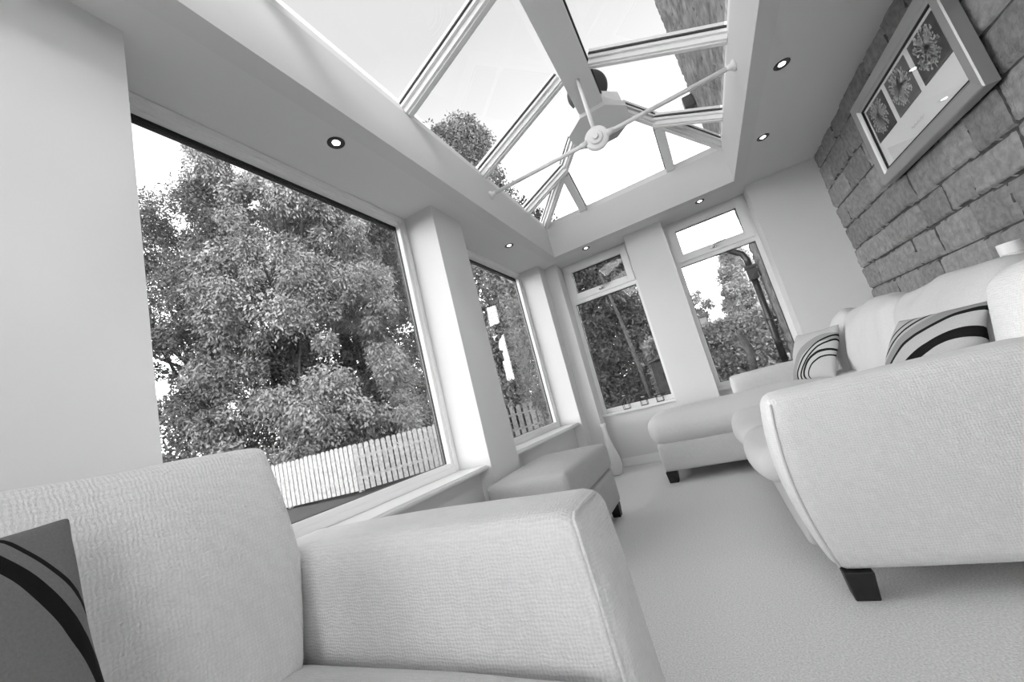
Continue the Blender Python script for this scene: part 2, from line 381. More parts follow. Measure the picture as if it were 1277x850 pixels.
def far_window(name, x0, x1, label, hx):
    t = thing(name, label, None, ((x0 + x1) / 2, WY, .607)); t['kind'] = 'structure'
    z0, z1 = .605, S; tz = h + 1.085
    bm = bmesh.new()
    ring(bm, 'y', x0, x1, z0, z1, WY, WY + .07, (.045, .045, .05, .05))
    box(bm, x0 + .045, x1 - .045, WY, WY + .07, tz - .035, tz + .035, .004)
    obj('window_frame', bm, W['upvc'], t)
    bm = bmesh.new(); ring(bm, 'y', x0 + .03, x1 - .03, tz + .01, z1 - .03, WY - .018, WY + .05, (.078, .078, .078, .078)); s_ = obj('top_sash', bm, W['upvc'], t)
    bm = bmesh.new(); ring(bm, 'y', x0 + .044, x1 - .044, z0 + .049, tz - .034, WY + .02, WY + .04, (.006,) * 4, 0)
    ring(bm, 'y', x0 + .106, x1 - .106, tz + .086, z1 - .106, WY + .005, WY + .03, (.007,) * 4, 0)
    obj('gasket', bm, W['gasket'], t)
    obj('glass', B(x0 + .045, x1 - .045, WY + .03, WY + .036, z0 + .05, tz - .035), W['glass'], t)
    obj('top_glass', B(x0 + .107, x1 - .107, WY + .02, WY + .026, tz + .087, z1 - .107), W['glass'], s_)
    bm = bmesh.new(); zz = tz + .048
    box(bm, hx - .03, hx + .03, WY - .028, WY - .016, zz - .012, zz + .012, .003)
    tube(bm, [(hx, WY - .025, zz), (hx, WY - .05, zz + .004), (hx + .03, WY - .058, zz + .02), (hx + .12, WY - .056, zz + .028)], [.009, .009, .008, .006], 8)
    hn = obj('window_handle', bm, W['chrome'], s_); hn['label'] = 'chrome handle'
far_window('window_3', -1.2218, -.4002, 'tall far window with top light and candle holders on its sill', -.82)
far_window('window_4', .0002, .8148, 'tall far window with top light beside the corner sofa', .40)

# ---- stone wall (geometry, not a picture): coursed rubble as a height field
def stone_face(y0, y1, z0, z1, res, x, seed, sgn=-1, name='wall_right'):
    rnd = random.Random(seed); courses = []; z = z0 - .03
    tone = np.full((int((z1 - z0) / res) + 1, int((y1 - y0) / res) + 1), .5)
    mort = np.zeros((int((z1 - z0) / res) + 1, int((y1 - y0) / res) + 1), bool)
    while z < z1:
        hh = rnd.uniform(.175, .215); st = []; y = y0 - rnd.uniform(0, .4)
        while y < y1:
            l = rnd.choice((rnd.uniform(.22, .30), rnd.uniform(.34, .50), rnd.uniform(.34, .50))); st.append((y, y + l, rnd.uniform(-.006, .008), rnd.uniform(-.02, .02), rnd.uniform(-.04, .04))); y += l
        courses.append((z, z + hh, st)); z += hh
    ny, nz_ = int((y1 - y0) / res) + 1, int((z1 - z0) / res) + 1
    ys = np.linspace(y0, y1, ny); zs = np.linspace(z0, z1, nz_); V = np.zeros((nz_, ny, 3))
    for a, zz in enumerate(zs):
        for b_, yy in enumerate(ys):
            wz = zz + .010 * noise.noise(Vector((yy * 3, zz * 2, seed))) + .005 * noise.noise(Vector((yy * 14, zz * 9, seed + 5)))
            wy = yy + .012 * noise.noise(Vector((yy * 6, zz * 6, seed + 9)))
            H_ = -.02; mort[a, b_] = True
            for c0, c1, st in courses:
                if c0 <= wz < c1:
                    for s0, s1, dd, ty, tz_ in st:
                        if s0 <= wy < s1:
                            e = min(wz - c0, c1 - wz, (wy - s0), (s1 - wy))
                            k = min(1, max(0, (e - .003) / .013)); k = k ** .6; mort[a, b_] = k < .72; tone[a, b_] = .5 + .5 * math.sin(s0 * 37.1 + c0 * 91.7)
                            H_ = -.016 + (.020 + dd + ty * (wy - (s0 + s1) / 2) + tz_ * (wz - (c0 + c1) / 2)) * k
                            H_ += k * (.0075 * noise.fractal(Vector((yy * 13, zz * 13, s0 * 3)), .7, 2.3, 6) - .006 * (1 - min(1, e / .05)) ** 2)
                            break
                    break
            V[a, b_] = (x + sgn * (H_), yy, zz)
    idx = np.arange(nz_ * ny).reshape(nz_, ny)
    F = np.stack([idx[:-1, :-1], idx[:-1, 1:], idx[1:, 1:], idx[1:, :-1]], -1).reshape(-1, 4)
    if sgn < 0: F = F[:, ::-1]
    me = bpy.data.meshes.new(name); me.from_pydata(V.reshape(-1, 3).tolist(), [], F.tolist())
    o = link(name, me, [W['stone' if name == 'wall_right' else 'stoneout'], W['mortar']], None, True); o['kind'] = 'structure'
    mi = (mort[:-1, :-1] & mort[1:, 1:]).ravel().astype(np.int32); me.polygons.foreach_set('material_index', mi)
    at_ = me.attributes.new('tone', 'FLOAT', 'POINT'); at_.data.foreach_set('value', tone.ravel().astype(np.float32))
    return o
sw = stone_face(.9, PY + .06, 0, S, .009, SX, 3); sw['label'] = 'coursed rough grey stone wall behind the sofa'
bm = B(SX + .02, SX + .3, -.75, 4.38, 0, S); box(bm, SX + .02, SX + .3, YB, -.75, 0, .3); box(bm, SX + .02, SX + .3, YB, -.75, 2.3, S)
w6 = thing('added_window_right', 'unseen glazed opening added in the right wall behind the camera for daylight', None, (SX + .1, -1.375, .3)); w6['kind'] = 'structure'  # out of view, added so daylight reaches the near left wall
fr_ = bmesh.new(); ring(fr_, 'x', YB + .001, -.751, .301, 2.299, SX + .06, SX + .13, (.06,) * 4); obj('window_frame', fr_, W['upvc'], w6)
obj('glass', B(SX + .09, SX + .096, YB + .061, -.811, .361, 2.239), W['glass'], w6)
struct('wall_right_core', bm, W['stone'])
ext = stone_face(.5, 9.15, S + .15, 9.6, .05, SX, 8, name='wall_exterior')
ext['label'] = 'tall stone gable wall of the house seen through the roof glass'
ext2 = stone_face(4.71, 9.15, -.1, S + .15, .03, SX, 12, name='wall_garden'); ext2['label'] = 'rough stone edge of the house outside the far window'
struct('wall_exterior_core', B(SX + .03, SX + .6, .5, 9.12, S + .17, 9.6), W['stoneout'])
struct('wall_garden_core', B(SX + .03, SX + .6, 5.02, 9.12, -.1, S + .16), W['stoneout'])

# ================================================================= ROOF LANTERN
lan = thing('roof_lantern', 'white framed glazed roof lantern with ridge beam and hipped end', 'roof lantern', ((XL + XR) / 2, 1.7, UT))
XC = (XL + XR) / 2; RZ = h + 2.27; RE = 3.36; EZ = UT + .01
def rafter(p0, p1, name='rafter'):
    bm = bmesh.new()
    beam(bm, p0, p1, .060, .040, 0); beam(bm, p0, p1, .098, .020, .034); beam(bm, p0, p1, .026, .012, -.010)
    r = obj(name, bm, W['roofmetal'], lan)
    g = bmesh.new(); beam(g, p0, p1, .108, .010, .0545); obj('gasket', g, W['gasket'], r)
    c = bmesh.new(); beam(c, p0, p1, .100, .022, .074); obj('outer_cap', c, W['roofmetal'], r)
    return r
RY = (.92, 1.84, 2.76, 3.66)
Lb, Rb = XC - .105, XC + .105
def hip_y(x, sx):                # y on the hip for a given x
    e0, e1 = (XL, YF) if sx < 0 else (XR, YF); r0 = (Lb if sx < 0 else Rb, RE)
    return e1 + (x - e0) / (r0[0] - e0) * (r0[1] - e1)
for sx, ex, rx in ((-1, XL, Lb), (1, XR, Rb)):
    for y in RY:
        if y < RE: rafter((ex, y, EZ), (rx, y, RZ + .02))
        else:
            k = (YF - y) / (YF - RE); rafter((ex, y, EZ), (ex + (rx - ex) * k, y, EZ + (RZ + .02 - EZ) * k))
    rafter((ex, YF, EZ - .005), (XC + sx * .2, RE + .06, RZ + .0), 'hip_rafter')
    # near end mirrored, out of the picture but part of the same roof
    rafter((ex, YN, EZ - .005), (XC + sx * .1, YN + .9, RZ), 'hip_rafter')
for x in (-.685, .242):
    k = min(1, abs((x - (XL if x < XC else XR)) / ((Lb if x < XC else Rb) - (XL if x < XC else XR))))
    bm = bmesh.new(); p0, p1 = (x, YF, EZ), (x, YF + (RE - YF) * k, EZ + (RZ + .02 - EZ) * k)
    beam(bm, p0, p1, .075, .045); r = obj('rafter', bm, W['roofmetal'], lan)
    g = bmesh.new(); beam(g, p0, p1, .09, .012, .047); obj('gasket', g, W['gasket'], r)
bm = bmesh.new(); box(bm, Lb, Rb, YN + .9, RE, RZ, RZ + .10, .006)
rb = obj('ridge_beam', bm, W['roofmetal'], lan)
bm = bmesh.new(); box(bm, Lb - .012, Rb + .012, YN + .9, RE, RZ + .10, RZ + .135); obj('gasket', bm, W['gasket'], rb)
bm = bmesh.new(); beam(bm, (XC, YN + .9, RZ + .14), (XC, RE, RZ + .14), .2, .06); obj('outer_cap', bm, W['roofmetal'], rb)
def octo(bm, c, R, z0, z1, rot=math.pi / 8, taper=1):
    a = [bm.verts.new((c[0] + R * math.cos(rot + k * math.pi / 4), c[1] + R * math.sin(rot + k * math.pi / 4), z0)) for k in range(8)]
    b_ = [bm.verts.new((c[0] + taper * R * math.cos(rot + k * math.pi / 4), c[1] + taper * R * math.sin(rot + k * math.pi / 4), z1)) for k in range(8)]
    bm.faces.new(a[::-1]); bm.faces.new(b_)
    for k in range(8): bm.faces.new((a[k], a[(k + 1) % 8], b_[(k + 1) % 8], b_[k]))
bm = bmesh.new(); octo(bm, (XC, 3.43), .285, RZ - .035, RZ + .015); octo(bm, (XC, 3.43), .265, RZ + .015, RZ + .13, taper=.96)
obj('ridge_hub', bm, W['roofmetal'], lan)
bm = bmesh.new(); bmesh.ops.create_uvsphere(bm, u_segments=28, v_segments=16, radius=.17)
for v in bm.verts: v.co = Vector((v.co.x * 1.1 + XC, v.co.y * .8 + 3.42, v.co.z + RZ + .36))
tube(bm, [(XC, 3.42, RZ + .12), (XC, 3.42, RZ + .25)], .05, 12)
fb = obj('finial', bm, W['black'], lan, True); fb['label'] = 'dark ball finial on top of the roof'
# eaves beam that carries the glass
for a in ((XL - .10, XL - .012, YN - .1, YF + .1), (XR + .012, XR + .10, YN - .1, YF + .1), (XL - .012, XR + .012, YF + .012, YF + .10), (XL - .012, XR + .012, YN - .10, YN - .012)):
    obj('eaves_beam', B(a[0], a[1], a[2], a[3], UT, UT + .062), W['roofmetal'], lan)
# glass panes
gt = .062
def pane(pts):
    bm = bmesh.new(); a = [bm.verts.new(Vector(p) + Vector((0, 0, gt))) for p in pts]; bm.faces.new(a)
    obj('glass_pane', bm, W['roofglass'], lan)
for ex, rx in ((XL, Lb), (XR, Rb)):
    def P(y, top): return (rx, y, RZ + .02) if top else (ex, y, EZ)
    ylist = [YN + .9, .92, 1.84, 2.76]
    pane([P(YN, 0), P(ylist[0], 0), P(ylist[0], 1)])
    for a, b_ in zip(ylist[:-1], ylist[1:]): pane([P(a, 0), P(b_, 0), P(b_, 1), P(a, 1)])
    pane([P(2.76, 0), P(3.66, 0), (ex + (rx - ex) * (YF - 3.66) / (YF - RE), 3.66, EZ + (RZ + .02 - EZ) * (YF - 3.66) / (YF - RE)), P(RE, 1), P(2.76, 1)])
    pane([P(3.66, 0), P(YF, 0), (ex + (rx - ex) * (YF - 3.66) / (YF - RE), 3.66, EZ + (RZ + .02 - EZ) * (YF - 3.66) / (YF - RE))])
def HP(x):
    k = min(1, abs((x - (XL if x < XC else XR)) / ((Lb if x < XC else Rb) - (XL if x < XC else XR))))
    return (x, YF + (RE - YF) * k, EZ + (RZ + .02 - EZ) * k)
pane([(XL, YF, EZ), (-.685, YF, EZ), HP(-.685)]); pane([(.242, YF, EZ), (XR, YF, EZ), HP(.242)])
pane([(-.685, YF, EZ), (.242, YF, EZ), HP(.242), (Rb, RE, RZ + .02), (Lb, RE, RZ + .02), HP(-.685)])
pane([(XL, YN, EZ), (XR, YN, EZ), (Rb, YN + .9, RZ + .02), (Lb, YN + .9, RZ + .02)])

# tie bar with its boss and drop rod
TZ = h + 1.757; TY = 2.79
tb = thing('tie_bar', 'white tie bar with round boss spanning the lantern and hung from its ridge', 'tie bar', (XC, TY, TZ))
obj('cross_rod', tube(bmesh.new(), [(XL + .01, TY, TZ), (XR - .01, TY, TZ)], .0155, 14), W['roofmetal'], tb, True)
obj('drop_rod', tube(bmesh.new(), [(XC, TY, TZ + .02), (XC, TY, RZ - .003)], [.016, .0145], 14), W['roofmetal'], tb, True)
for x, s in ((XL, 1), (XR, -1)):
    bm = bmesh.new(); tube(bm, [(x, TY, TZ), (x + s * .012, TY, TZ), (x + s * .022, TY, TZ), (x + s * .05, TY, TZ)], [.034, .034, .02, .016], 20); obj('wall_flange', bm, W['roofmetal'], tb, True)
bm = bmesh.new()
lathe(bm, [(.002, .046), (.018, .045), (.024, .030), (.046, .028), (.052, .014), (.076, .012), (.088, .004), (.088, -.010), (.078, -.018), (.002, -.020)], (0, 0, 0), 40)
bmesh.ops.rotate(bm, verts=bm.verts, cent=(0, 0, 0), matrix=Matrix.Rotation(math.radians(95), 3, 'X')); bmesh.ops.translate(bm, verts=bm.verts, vec=(XC, TY - .005, TZ))
bs = obj('boss', bm, W['roofmetal'], tb)
for s in (-1, 1): obj('rod_socket', tube(bmesh.new(), [(XC + s * .07, TY, TZ), (XC + s * .13, TY, TZ)], [.026, .019], 14), W['roofmetal'], tb, True)

# downlights
def dup(root, loc, label):
    r = root.copy(); C.objects.link(r); r.location = loc; r['label'] = label
    for ch in list(root.children):
        c = ch.copy(); C.objects.link(c); c.parent = r
        for g in ch.children:
            d = g.copy(); C.objects.link(d); d.parent = c
    return r
LP = [((-1.317, 1.374), 'recessed downlight above the large near window, nearest in the left ceiling strip'),
      ((-1.325, 3.369), 'recessed downlight above the second left window'),
      ((-.80, 4.27), 'recessed downlight above the far window with the candle holders'),
      ((.40, 4.29), 'recessed downlight above the far window beside the sofa'),
      ((.877, 3.515), 'recessed downlight in the right ceiling strip, farther from the picture'),
      ((.884, 2.685), 'recessed downlight in the right ceiling strip, beside the picture')]
dl = thing('downlight', LP[0][1], 'ceiling light', (LP[0][0][0], LP[0][0][1], S), 'recessed ceiling downlights')
c0 = (LP[0][0][0], LP[0][0][1], S)
bm = bmesh.new(); prof = [(.019, -.001), (.024, -.002), (.030, -.004), (.041, -.005), (.044, -.002), (.044, .0)]
rings = [[bm.verts.new((c0[0] + r * math.cos(2 * math.pi * k / 32), c0[1] + r * math.sin(2 * math.pi * k / 32), c0[2] + z)) for k in range(32)] for r, z in prof]
for i in range(len(rings) - 1):
    for k in range(32): bm.faces.new((rings[i][k], rings[i][(k + 1) % 32], rings[i + 1][(k + 1) % 32], rings[i + 1][k]))
obj('bezel', bm, W['darkchrome'], dl, True)
bm = bmesh.new(); lathe(bm, [(.001, -.0045), (.010, -.004), (.016, -.0025), (.0195, -.0005)], c0, 24); obj('lamp', bm, W['lamp'], dl, True)
for p, lb in LP[1:]: dup(dl, (p[0], p[1], S), lb)

# ================================================================= RIGHT CORNER SOFA
sf = thing('corner_sofa', 'cream knit corner sofa with chaise along the stone wall', 'sofa', (.9, 2.9, 0))
AY0, AY1 = 1.72, 1.96
def front_curve(p):
    z = p.z - h
    if p.x < .6:
        k = (.6 - p.x) / .47; t = (z + .18) / -.61          # 0 top .. 1 bottom
        p = p.copy(); p.x += k * (.012 - .05 * math.sin(math.pi * min(1, max(0, t))) * .6 + .03 * max(0, t) ** 2)
    return p
ar = obj('arm', rbox(.125, 1.33, AY0, AY1, .092, h - .178, .045, 18, (.01, .006, .012), .003, 5, 1, front_curve), W['fabric'], sf, True)
def pipe_path(y, x0, z0, z1):
    pts = []
    for i in range(25):
        z = z0 + (z1 - z0) * i / 24; pts.append(front_curve(Vector((x0, y, z))))
    return pts
pts = pipe_path(AY0 + .008, .140, .11, h - .205)
obj('piping', tube(bmesh.new(), pts, .0045, 8), W['plainf'], ar, True)
obj('arm', rbox(.12, 1.33, 4.10, 4.32, .092, h - .175, .04, 16, (.01, .004, .01), .003, 5, 2), W['plainf'], sf, True)
obj('back_frame', rbox(1.13, 1.345, 1.9, 4.30, .092, h - .03, .05, 16, (0, 0, .01), .004, 3, 3), W['plainf'], sf, True)
obj('seat_base', rbox(.125, 1.2, 1.93, 3.62, .092, .34, .03, 12, (.01, 0, 0), .003, 3, 4), W['plainf'], sf, True)
obj('seat_cushion', rbox(.055, 1.15, 1.955, 2.62, .325, .48, .075, 16, (.035, .012, .02), .008, 4, 5), W['plainf'], sf, True)
obj('seat_cushion', rbox(.035, 1.15, 2.62, 3.53, .325, .485, .075, 16, (.03, .012, .02), .008, 4, 6), W['plainf'], sf, True)
obj('chaise_base', rbox(-.585, 1.2, 3.55, 4.25, .092, .33, .035, 14, (.006, .004, 0), .003, 3, 7), W['plainf'], sf, True)
obj('chaise_cushion', rbox(-.615, 1.15, 3.515, 4.09, .30, .555, .11, 20, (.01, .02, .022), .010, 3.5, 8), W['plainf'], sf, True)
def leg(x, y, par, s=.042, hgt=.092):
    bm = bmesh.new(); r = bmesh.ops.create_cube(bm, size=1)
    for v in r['verts']:
        k = 1 if v.co.z > 0 else .82; v.co = Vector((x + v.co.x * 2 * s * k, y + v.co.y * 2 * s * k, (v.co.z + .5) * hgt))
    bmesh.ops.bevel(bm, geom=bm.edges[:], offset=.003, segments=1, affect='EDGES')
    l = obj('leg', bm, W['darkwood'], par); l['label'] = 'dark stained wooden leg'; return l
leg(.222, 1.762, sf); leg(1.25, 1.77, sf); leg(-.535, 3.61, sf, .045); leg(-.53, 4.18, sf); leg(1.25, 4.2, sf)
def lean(p, xa=1.02, k=.16):
    q = p.copy(); q.x += (p.z - .5) * k; return q
bc = [(2.07, 2.94, h + .085, 9), (2.94, 3.86, h + .10, 10)]
for y0, y1, zt, sd_ in bc:
    obj('back_cushion', rbox(.90, 1.10, y0, y1, .47, zt, .085, 24, (.045, .01, .03), .022, 5.5, sd_, lean), W['cushion'], sf, True)
obj('back_cushion', rbox(.88, 1.06, 3.78, 4.11, .50, h + .105, .07, 16, (.03, .02, .02), .028, 7, 11, lean), W['cushion'], sf, True)
obj('back_cushion', rbox(.86, 1.13, 1.80, 2.03, .47, h + .05, .06, 16, (.02, .01, .02), .008, 4, 12, lean), W['fabric'], sf, True)

def place_pillow(name, label, m, wd, ht, th, loc, fdir, roll=0, tilt=0, seed=0, group='striped scatter pillows'):
    """front of the pillow (its -y) looks along fdir"""
    bm = pillow(wd, ht, th, seed); me = bpy.data.meshes.new(name); bm.to_mesh(me); bm.free()
    o = bpy.data.objects.new(name, me); C.objects.link(o); me.materials.append(m)
    me.polygons.foreach_set('use_smooth', [True] * len(me.polygons))
    f = Vector(fdir).normalized(); y = -f; up = Vector((0, 0, 1)); x = y.cross(up).normalized(); z = x.cross(y)
    R_ = Matrix((x, y, z)).transposed().to_4x4()
    o.matrix_world = Matrix.Translation(loc) @ R_ @ Matrix.Rotation(roll, 4, 'Y')
    sub = o.modifiers.new('s', 'SUBSURF'); sub.levels = 1; sub.render_levels = 1
    return tag(o, label, 'pillow', group)
mF = striped('pillow_stripes_far', .46, [(.40, -.36, .50, .007), (.40, -.36, .535, .007), (.20, -.20, .225, .009), (.20, -.20, .18, .006)], [(.2, -.2, .33, .03)])
place_pillow('scatter_pillow', 'striped scatter pillow at the far end of the corner sofa, near the window', mF, .42, .42, .13, (.72, 3.78, .73), (-1, -.60, .60), 0, 0, 1)
mG = striped('pillow_stripes_near', .46, [(.33, -.33, .44, .021), (.33, -.33, .53, .008), (.33, -.33, .61, .007), (.33, -.33, .65, .006)], [(.33, -.33, .56, .025)])
place_pillow('scatter_pillow', 'striped scatter pillow leaning on the middle back cushions of the corner sofa', mG, .46, .42, .14, (.80, 2.25, .67), (-1, -.30, .62), 0, 0, 2)

# white printed container on the sofa's back
ct = thing('candle_tub', 'white tapered tub with grey printed script, on the sofa back by the stone wall', 'container', (1.262, 2.45, h - .02))
ct.location.z = h - .018
bm = bmesh.new(); lathe(bm, [(.034, 0), (.036, .004), (.0375, .183), (.037, .190), (.034, .192), (.032, .178), (.01, .155)], (1.262, 2.45, h - .02), 36)
obj('tub', bm, W['mount'], ct, True)
bm = bmesh.new(); rr = random.Random(5)
for row in range(9):
    z = .03 + row * .014; R_ = .0368 + .001 * z / .165; a = math.radians(185)
    while a < math.radians(285):
        da = math.radians(rr.uniform(6, 14)); n_ = 6; pts = []
        for i in range(n_ + 1):
            t = a + da * i / n_; zz = h - .02 + z + rr.uniform(-.002, .003); pts.append((1.262 + R_ * math.cos(t), 2.45 + R_ * math.sin(t), zz))
        tube(bm, pts, .0006, 4); a += da + math.radians(3)
obj('printed_script', bm, W['pencil'], ct)

# ================================================================= OTTOMAN
ot = thing('ottoman', 'grey fabric storage ottoman against the left pier', 'ottoman', (-1.09, 2.5, 0))
obj('base', rbox(-1.345, -.83, 2.05, 2.95, .088, .325, .028, 12, (.004, .004, 0), .002, 3, 21), W['ottoman'], ot, True)
obj('lid_cushion', rbox(-1.35, -.825, 2.045, 2.955, .327, .505, .036, 16, (.004, .004, .022), .005, 3, 22), W['ottoman'], ot, True)
for x in (-1.29, -.875):
    for y in (2.10, 2.90): leg(x, y, ot, .034, .09)

# ================================================================= LEFT SOFA (foreground)
ls = thing('sofa', 'cream knit sofa in the left foreground with a rounded arm', 'sofa', (-.85, .1, 0))
LA0, LA1 = .745, .975
def lcurve(p):
    if p.x > -.8:
        k = (p.x + .8) / .48; t = (h - .19 - p.z) / .6; q = p.copy(); q.x += k * (-.004 + .03 * max(0, t)); return q
    return p
la = obj('arm', rbox(-1.33, -.305, LA0, LA1, .10, h - .212, .045, 22, (.010, .010, .008), .004, 5, 31, lcurve), W['fabric'], ls, True)
ztp = h - .212
pts = [lcurve(Vector((-.310, LA0 + .006, .12 + (ztp - .03 - .12) * i / 20))) for i in range(21)]
pts += [lcurve(Vector(q)) for q in ((-.312, LA0 + .010, ztp - .012), (-.314, LA0 + .03, ztp - .006), (-.312, LA0 + .08, ztp - .003), (-.312, LA0 + .14, ztp - .004), (-.316, LA1 - .05, ztp - .012))]
obj('piping', tube(bmesh.new(), pts, .0042, 8), W['fabric'], la, True)
obj('arm', rbox(-1.33, -.305, -1.05, -.82, .10, h - .187, .055, 12, (.012, .012, .012), .004, 5, 32, lcurve), W['fabric'], ls, True)
obj('back_frame', rbox(-1.355, -1.2, -1.0, .75, .10, h - .02, .05, 14, (0, 0, .01), .003, 4, 33), W['fabric'], ls, True)
obj('seat_base', rbox(-1.25, -.34, -.86, .77, .10, .32, .03, 10), W['fabric'], ls, True)
obj('seat_cushion', rbox(-1.18, -.29, -.04, .735, .29, h - .465, .08, 18, (.03, .008, .03), .006, 4, 34), W['fabric'], ls, True)
obj('seat_cushion', rbox(-1.18, -.29, -.81, -.04, .29, h - .465, .08, 12, (.03, .008, .03), .006, 4, 35), W['fabric'], ls, True)
def lback(p):
    q = p.copy(); q.x -= (p.z - .45) * .10
    t = (p.z - .45) / .5
    q.y -= (.036 * max(0, (t - .4) / .6) ** 1.1 + .045 * max(0, 1 - t / .42)) * max(0, (p.y - .2) / .53)
    return q
bcn = obj('back_cushion', rbox(-1.24, -1.07, -.03, .735, .40, h + .082, .026, 20, (.035, .0, .012), .008, 4, 36, lback), W['fabric'], ls, True)
obj('back_cushion', rbox(-1.22, -1.04, -.80, -.03, .44, h + .07, .055, 14, (.03, .0, .012), .008, 4, 37, lback), W['fabric'], ls, True)
for x in (-1.28, -.37):
    for y in (-1.0, .92): leg(x, y, ls, .04, .1)
mL = striped('pillow_stripes_left', .20, [(-.285, -.075, .505, .010), (-.285, -.075, .534, .003)])
place_pillow('scatter_pillow', 'grey scatter pillow with one thick dark stripe, on the left foreground sofa', mL, .46, .46, .14, (-.80, .04, .69), (1, .10, .42), 0, 0, 3)

# ================================================================= PICTURE
px = SX - .045
py0, py1, pz0, pz1 = 2.26, 3.29, h + .80, h + 1.365
pc = thing('picture', 'silver framed triptych of pale seed heads on the stone wall', 'picture', (px, (py0 + py1) / 2, pz0))
bm = bmesh.new(); fwid = .075
def mitre(bm, a0, a1, z0, z1, wd, prof):
    """profiled mitred frame in the y-z plane; prof = (inset 0..1, x offset)"""
    loops = []
    for k, xo in prof:
        i = wd * k; loops.append([bm.verts.new((px + xo, y, z)) for y, z in ((a0 + i, z0 + i), (a1 - i, z0 + i), (a1 - i, z1 - i), (a0 + i, z1 - i))])
    for i in range(len(loops) - 1):
        for k in range(4): bm.faces.new((loops[i][k], loops[i][(k + 1) % 4], loops[i + 1][(k + 1) % 4], loops[i + 1][k]))
mitre(bm, py0, py1, pz0, pz1, fwid, [(0, .02), (0, -.028), (.06, -.034), (.75, -.030), (.86, -.022), (1, -.016), (1, .012)])
obj('frame', bm, W['silver'], pc)
bm = bmesh.new(); mitre(bm, py0 + fwid - .001, py1 - fwid + .001, pz0 + fwid - .001, pz1 - fwid + .001, .008, [(0, -.013), (0, -.016), (1, -.016), (1, .0)])
obj('inner_slip', bm, W['gasket'], pc)
obj('mount', B(px - .004, px + .012, py0 + fwid, py1 - fwid, pz0 + fwid, pz1 - fwid), W['mount'], pc)
iy0, iy1, iz0, iz1 = py0 + fwid, py1 - fwid, pz0 + fwid, pz1 - fwid
pw = .243; gp = (iy1 - iy0 - 3 * pw - .06) / 2
rr = random.Random(9)
for i in range(3):
    a = iy0 + .03 + i * (pw + gp); zb, zt = iz0 + .165, iz1 - .025
    pn = obj('print_panel', B(px - .0065, px - .004, a, a + pw, zb, zt), W['printmid'] if i == 1 else W['printdark'], pc)
    bm = bmesh.new(); cy, cz = a + pw * .52, zb + (zt - zb) * .57; xx = px - .0075
    def dot(y, z, r):
        vs = [bm.verts.new((xx, y + r * math.cos(t), z + r * math.sin(t))) for t in [k * math.pi / 3 for k in range(6)]]; bm.faces.new(vs)
    def ln(y0, z0, y1, z1, wd):
        d = Vector((y1 - y0, z1 - z0)); d.normalize(); nn = Vector((-d.y, d.x)) * wd
        bm.faces.new([bm.verts.new((xx, y, z)) for y, z in ((y0 + nn.x, z0 + nn.y), (y0 - nn.x, z0 - nn.y), (y1 - nn.x, z1 - nn.y), (y1 + nn.x, z1 + nn.y))])
    for k in range(170):
        t = rr.uniform(0, 2 * math.pi); R_ = rr.uniform(.45, 1) * .104
        y, z = cy + R_ * math.cos(t), cz + R_ * math.sin(t) * 1.02
        ln(cy, cz, y, z, .0011); dot(y, z, rr.uniform(.004, .0075))
        if k % 2: dot(y + rr.uniform(-.006, .006), z + rr.uniform(-.006, .006), .003)
    dot(cy, cz, .02); ln(cy, cz, cy - .012, zb + .012, .0018)
    obj('seed_head', bm, W['seed'], pn)
bm = bmesh.new(); pts = []
for k in range(40):
    pts.append((px - .006, (iy0 + iy1) / 2 + .07 - k * .0035, iz0 + .065 + .006 * math.sin(k * 1.3) + .004 * math.sin(k * .7)))
tube(bm, pts, .0006, 4); obj('signature', bm, W['pencil'], pc)
obj('picture_glass', B(px - .0125, px - .0105, iy0, iy1, iz0, iz1), W['clear'], pc)

# ================================================================= VASE, CANDLE HOLDERS
vb = (-1.165, 4.235, 0)
bm = bmesh.new(); lathe(bm, [(.045, 0), (.062, .006), (.078, .05), (.084, .10), (.080, .16), (.066, .23), (.046, .30), (.032, .38), (.026, .45), (.028, .50), (.036, .535), (.031, .535), (.022, .48), (.02, .40)], vb, 36)
vs_ = obj('floor_vase', bm, W['vase'], None, True, loc=vb)
tag(vs_, 'tall white floor vase with a slim neck in the far left corner', 'vase')
CH = [(-.93, .145, 'tall wire candle holder with glass cup, leftmost on the far window sill'),
      (-.735, .085, 'wire candle holder with glass cup, between the other two on the far window sill'),
      (-.565, .055, 'short wire candle holder with glass cup, rightmost on the far window sill')]
for x, hh, lb in CH:
    y = 4.555; z0 = .6055
    t = thing('candle_holder', lb, 'candle holder', (x, y, z0), 'wire candle holders on the far window sill')
    bm = bmesh.new(); s = .034; r = .003
    for zz in (r, hh):
        tube(bm, [(x - s, y - s, z0 + zz), (x + s, y - s, z0 + zz), (x + s, y + s, z0 + zz), (x - s, y + s, z0 + zz), (x - s, y - s, z0 + zz)], r, 6)
    for a in (-s, s):
        for b_ in (-s, s): tube(bm, [(x + a, y + b_, z0), (x + a, y + b_, z0 + hh + .018)], r, 6)
    tube(bm, [(x - s - .016, y - s, z0 + hh + .018), (x + s + .016, y - s, z0 + hh + .018)], r, 6)
    tube(bm, [(x - s - .016, y + s, z0 + hh + .018), (x + s + .016, y + s, z0 + hh + .018)], r, 6)
    obj('wire_frame', bm, W['wire'], t)
    bm = bmesh.new(); lathe(bm, [(.010, hh - .012), (.022, hh - .004), (.026, hh + .02), (.024, hh + .02), (.020, hh), (.002, hh - .006)], (x, y, z0), 20); obj('glass_cup', bm, W['clear'], t, True)
    bm = bmesh.new(); lathe(bm, [(.018, hh - .001), (.018, hh + .011), (.002, hh + .012)], (x, y, z0), 18); obj('tealight', bm, W['wax'], t, True)

